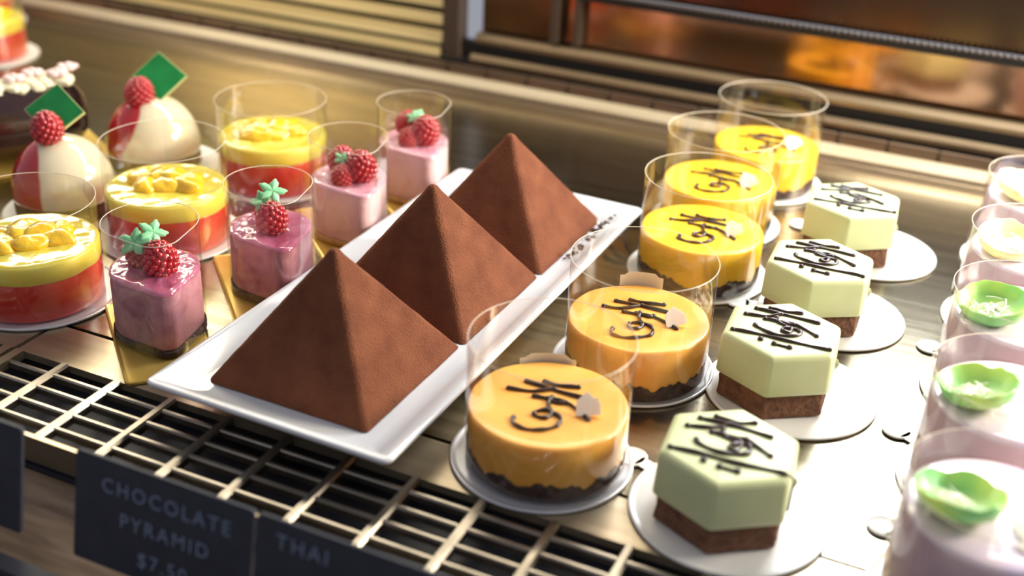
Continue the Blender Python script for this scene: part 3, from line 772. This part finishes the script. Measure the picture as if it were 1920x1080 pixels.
# ------------------------------------------------------------------ lilac cakes with shells at the right
def shell_mb(s, seed):
    mb = MB(); n = 72
    prof = [(0.25, 0.0), (0.60, 0.0006), (0.84, 0.0028), (1.0, 0.0084), (0.95, 0.0090), (0.79, 0.0042), (0.56, 0.0018), (0.25, 0.0012)]
    rings = []
    for k, (r, z) in enumerate(prof):
        rg = []
        for i in range(n):
            a = 2 * pi * i / n
            wv = 1 + 0.05 * noise.noise(Vector((cos(a) * 1.6, sin(a) * 1.6, seed))) * (r > .8)
            zz = z * (1 + (0.22 * noise.noise(Vector((cos(a) * 2.2, sin(a) * 2.2, seed + 5))) if 1 < k < 6 else 0))
            rg.append((s * r * wv * cos(a), s * r * wv * sin(a), zz * s / 0.0155))
        rings.append(rg)
    return mb.loft(rings)
def taro(x, y, label, seed, shell):
    t = empty('lilac_mousse_cake', (x, y, BZ), VIEW)
    R = 0.0355; Z = 0.0445
    o = circle(R, 96)
    body(o, [(-0.001, 0), (0, 0.001), (-0.0002, 0.02), (-0.0010, Z - 0.002), (-0.0018, Z - 0.0006)]).build('lilac_mousse', M['taro'], t, angle=70)
    w3 = lambda a, b: 0.0006 * noise.noise(Vector((a * 100, b * 100, seed + 2)))
    body(o, [(-0.0012, Z - 0.0016), (-0.0016, Z - 0.0002), (-0.003, Z + 0.0004), (-0.01, Z + 0.0005), (-0.02, Z + 0.0004), (-0.03, Z + 0.0004)], wobs={3: w3, 4: w3}).build('lilac_glaze', M['taro_top'], t, angle=80)
    s = shell_mb(0.0172, seed).build('shell', M['lime'] if shell == 'lime' else M['cream_shell'], t, angle=80)
    s.location = (-0.0170, -0.0015, Z + 0.0005); s.rotation_euler = (radians(10), radians(-4), seed)
    rnd = random.Random(seed); mb = MB()
    for k in range(60):
        a = rnd.uniform(0, 2 * pi); q = abs(rnd.gauss(0, 0.0055)); L = rnd.uniform(0.002, 0.0042); b = rnd.uniform(0, pi)
        cx, cy, cz = q * cos(a), q * sin(a) - 0.002, 0.0022 + rnd.uniform(0, 0.0035)
        dx, dy, dz = L * cos(b), L * sin(b), rnd.uniform(-.001, .0015)
        mb.tube([(cx - dx, cy - dy, cz - dz), (cx, cy, cz + 0.0005), (cx + dx, cy + dy, cz + dz)], 0.0004, 5)
    c = mb.build('coconut_shreds', M['coconut'], s); c['kind'] = 'stuff'
    mb = MB()
    for k in range(34):
        a = rnd.uniform(-1.5, .6); q = rnd.uniform(0.004, 0.017); L = rnd.uniform(0.0015, 0.003); b = rnd.uniform(0, pi)
        cx, cy = q * cos(a) - 0.002, q * sin(a) - 0.010
        mb.tube([(cx - L * cos(b), cy - L * sin(b), Z + 0.0012), (cx + L * cos(b), cy + L * sin(b), Z + 0.0014)], 0.0004, 5)
    c = mb.build('loose_coconut', M['coconut'], t); c['kind'] = 'stuff'
    collar(circle(R + 0.0008, 96), 0.0, 0.059 - BZ, t, 0.42)
    tag(t, label, 'cake', 'lilac mousse cakes on the right')
TA = [(0.0250, 0.4030, 'nearest lilac cake at the bottom right corner, topped with a round lime green shell', 'lime'),
      (0.0240, 0.4880, 'lilac cake second from the front at the right edge, with a wavy lime green shell', 'lime'),
      (0.0230, 0.5730, 'lilac cake third from the front, lime shell full of coconut shreds', 'lime'),
      (0.0230, 0.6560, 'lilac cake fourth from the front, topped with a pale cream shell', 'cream'),
      (0.0240, 0.7420, 'rearmost lilac cake at the right frame edge, below the rear rails', 'cream')]
for i, (x, y, l, s) in enumerate(TA): taro(x, y, l, 41 + i, s)
for (x, y, _, _), l, a in zip(TA, ('white round board under the nearest lilac cake', 'white round board under the second lilac cake from the front', 'white round board under the third lilac cake from the front',
                                'white round board under the lilac cake with the cream shell', 'white round board under the rearmost lilac cake'), (140, 150, 142, 60, 60)):
    round_board(x + 0.001, y, 0.0425, a, l)

# ------------------------------------------------------------------ price cards
def text_mesh(txt, size):
    cu = bpy.data.curves.new('t', 'FONT'); cu.body = txt; cu.size = size; cu.extrude = 0.0001; cu.align_x = 'CENTER'; cu.resolution_u = 3
    cu.space_character = 1.25
    o = bpy.data.objects.new('t', cu); COL.objects.link(o)
    bpy.context.view_layer.update()
    me = bpy.data.meshes.new_from_object(o.evaluated_get(bpy.context.evaluated_depsgraph_get()))
    bpy.data.objects.remove(o); return me
def card(x0, x1, label, lines):
    cx = (x0 + x1) / 2; w = (x1 - x0) / 2
    t = empty('price_card', (cx, 0.2800, -0.0128)); t.rotation_euler = (radians(-12), 0, 0)
    o = round_poly([(-w, 0), (w, 0), (w, 0.0475), (-w, 0.0475)], 0.0012, 3)
    mb = MB(); mb.loft([[(a, yy, b) for a, b in o] for yy in (0.0, 0.0016)])
    mb.build('slate_panel', M['slate'], t, smooth=False)
    s = MB(); s.box(-w * .3, w * .3, 0.0018, 0.010, 0.0, 0.003); s.box(-w * .3, w * .3, 0.0018, 0.0032, 0.003, 0.02)
    s.build('stand', M['slate'], t, smooth=False)
    for i, (txt, sz, z) in enumerate(lines):
        me = text_mesh(txt, sz); me.materials.append(M['chalk'])
        q = bpy.data.objects.new('lettering', me); COL.objects.link(q); q.parent = t
        q.location = (0.002 if len(lines) > 1 else -0.022, -0.0003, z); q.rotation_euler = (radians(90), 0, 0)
    tag(t, label, 'price card', 'price cards on the front ledge')
card(-0.3115, -0.2265, 'dark slate price card lettered CHOCOLATE PYRAMID in chalk, below the tray', [('CHOCOLATE', 0.0088, 0.0335), ('PYRAMID', 0.0088, 0.0205), ('$7.50', 0.0088, 0.0065)])
card(-0.2250, -0.1400, 'dark slate price card lettered THAI, right of the chocolate pyramid card', [('THAI', 0.0088, 0.0360)])
card(-0.4250, -0.3400, 'blank-looking dark price card at the left frame edge, below the vent plate', [])
mb = MB(); mb.box(-1.2, 0.5, 0.2640, 0.2720, -0.0258, -0.0180); mb.box(-1.2, 0.5, 0.2722, 0.2790, -0.0258, -0.0235)
struct(mb.build('trim_17', M['slate'], smooth=False))

# ------------------------------------------------------------------ light
def area(name, loc, target, sx, sy, power, col, spread=180):
    l = bpy.data.lights.new(name, 'AREA'); l.shape = 'RECTANGLE'; l.size = sx; l.size_y = sy; l.energy = power; l.color = col
    l.spread = radians(spread)
    o = bpy.data.objects.new(name, l); COL.objects.link(o); o.location = loc
    d = Vector(target) - Vector(loc); o.rotation_euler = d.to_track_quat('-Z', 'Y').to_euler()
    return o
area('case_light_right', (0.45, 0.78, 0.31), (-0.20, 0.52, 0.02), 0.22, 0.14, 8.6, (1.0, 0.93, 0.80))
area('rear_panel_light', (-0.045, 0.86, 0.285), (-0.045, 0.45, 0.03), 0.17, 0.15, 3.0, (0.86, 0.93, 1.0))
area('rear_left_light', (-0.80, 0.86, 0.33), (-0.45, 0.45, 0.02), 0.45, 0.10, 2.1, (1.0, 0.91, 0.70))
area('top_tube', (-0.30, 0.80, 0.46), (-0.30, 0.50, 0.0), 1.3, 0.05, 3.4, (1.0, 0.90, 0.70))

w = bpy.data.worlds.new('hall'); SC.world = w; w.use_nodes = True
bg = w.node_tree.nodes['Background']; bg.inputs['Color'].default_value = (0.72, 0.74, 0.84, 1); bg.inputs['Strength'].default_value = 0.42

# ------------------------------------------------------------------ camera
cam = bpy.data.cameras.new('camera'); co = bpy.data.objects.new('camera', cam); COL.objects.link(co)
right = Vector((0.9071281, 0.41883081, 0.04122323)); up = Vector((-0.22608813, 0.40235995, 0.88712492)); fwd = Vector((-0.35496868, 0.81405603, -0.45968469))
m = Matrix((right, up, -fwd)).transposed().to_4x4(); m.translation = Vector((0, 0, 0.3172929))
co.matrix_world = m
cam.sensor_width = 36; cam.lens = 2253.0 * 36 / 1920; cam.shift_y = -4.3 / 1920; cam.clip_start = 0.01; cam.clip_end = 20
cam.dof.use_dof = True; cam.dof.focus_distance = 0.612; cam.dof.aperture_fstop = 4.6
SC.camera = co
SC.view_settings.view_transform = 'Standard'; SC.view_settings.look = 'None'; SC.view_settings.gamma = 1.0; SC.view_settings.exposure = 0.10
SC.view_settings.use_curve_mapping = False
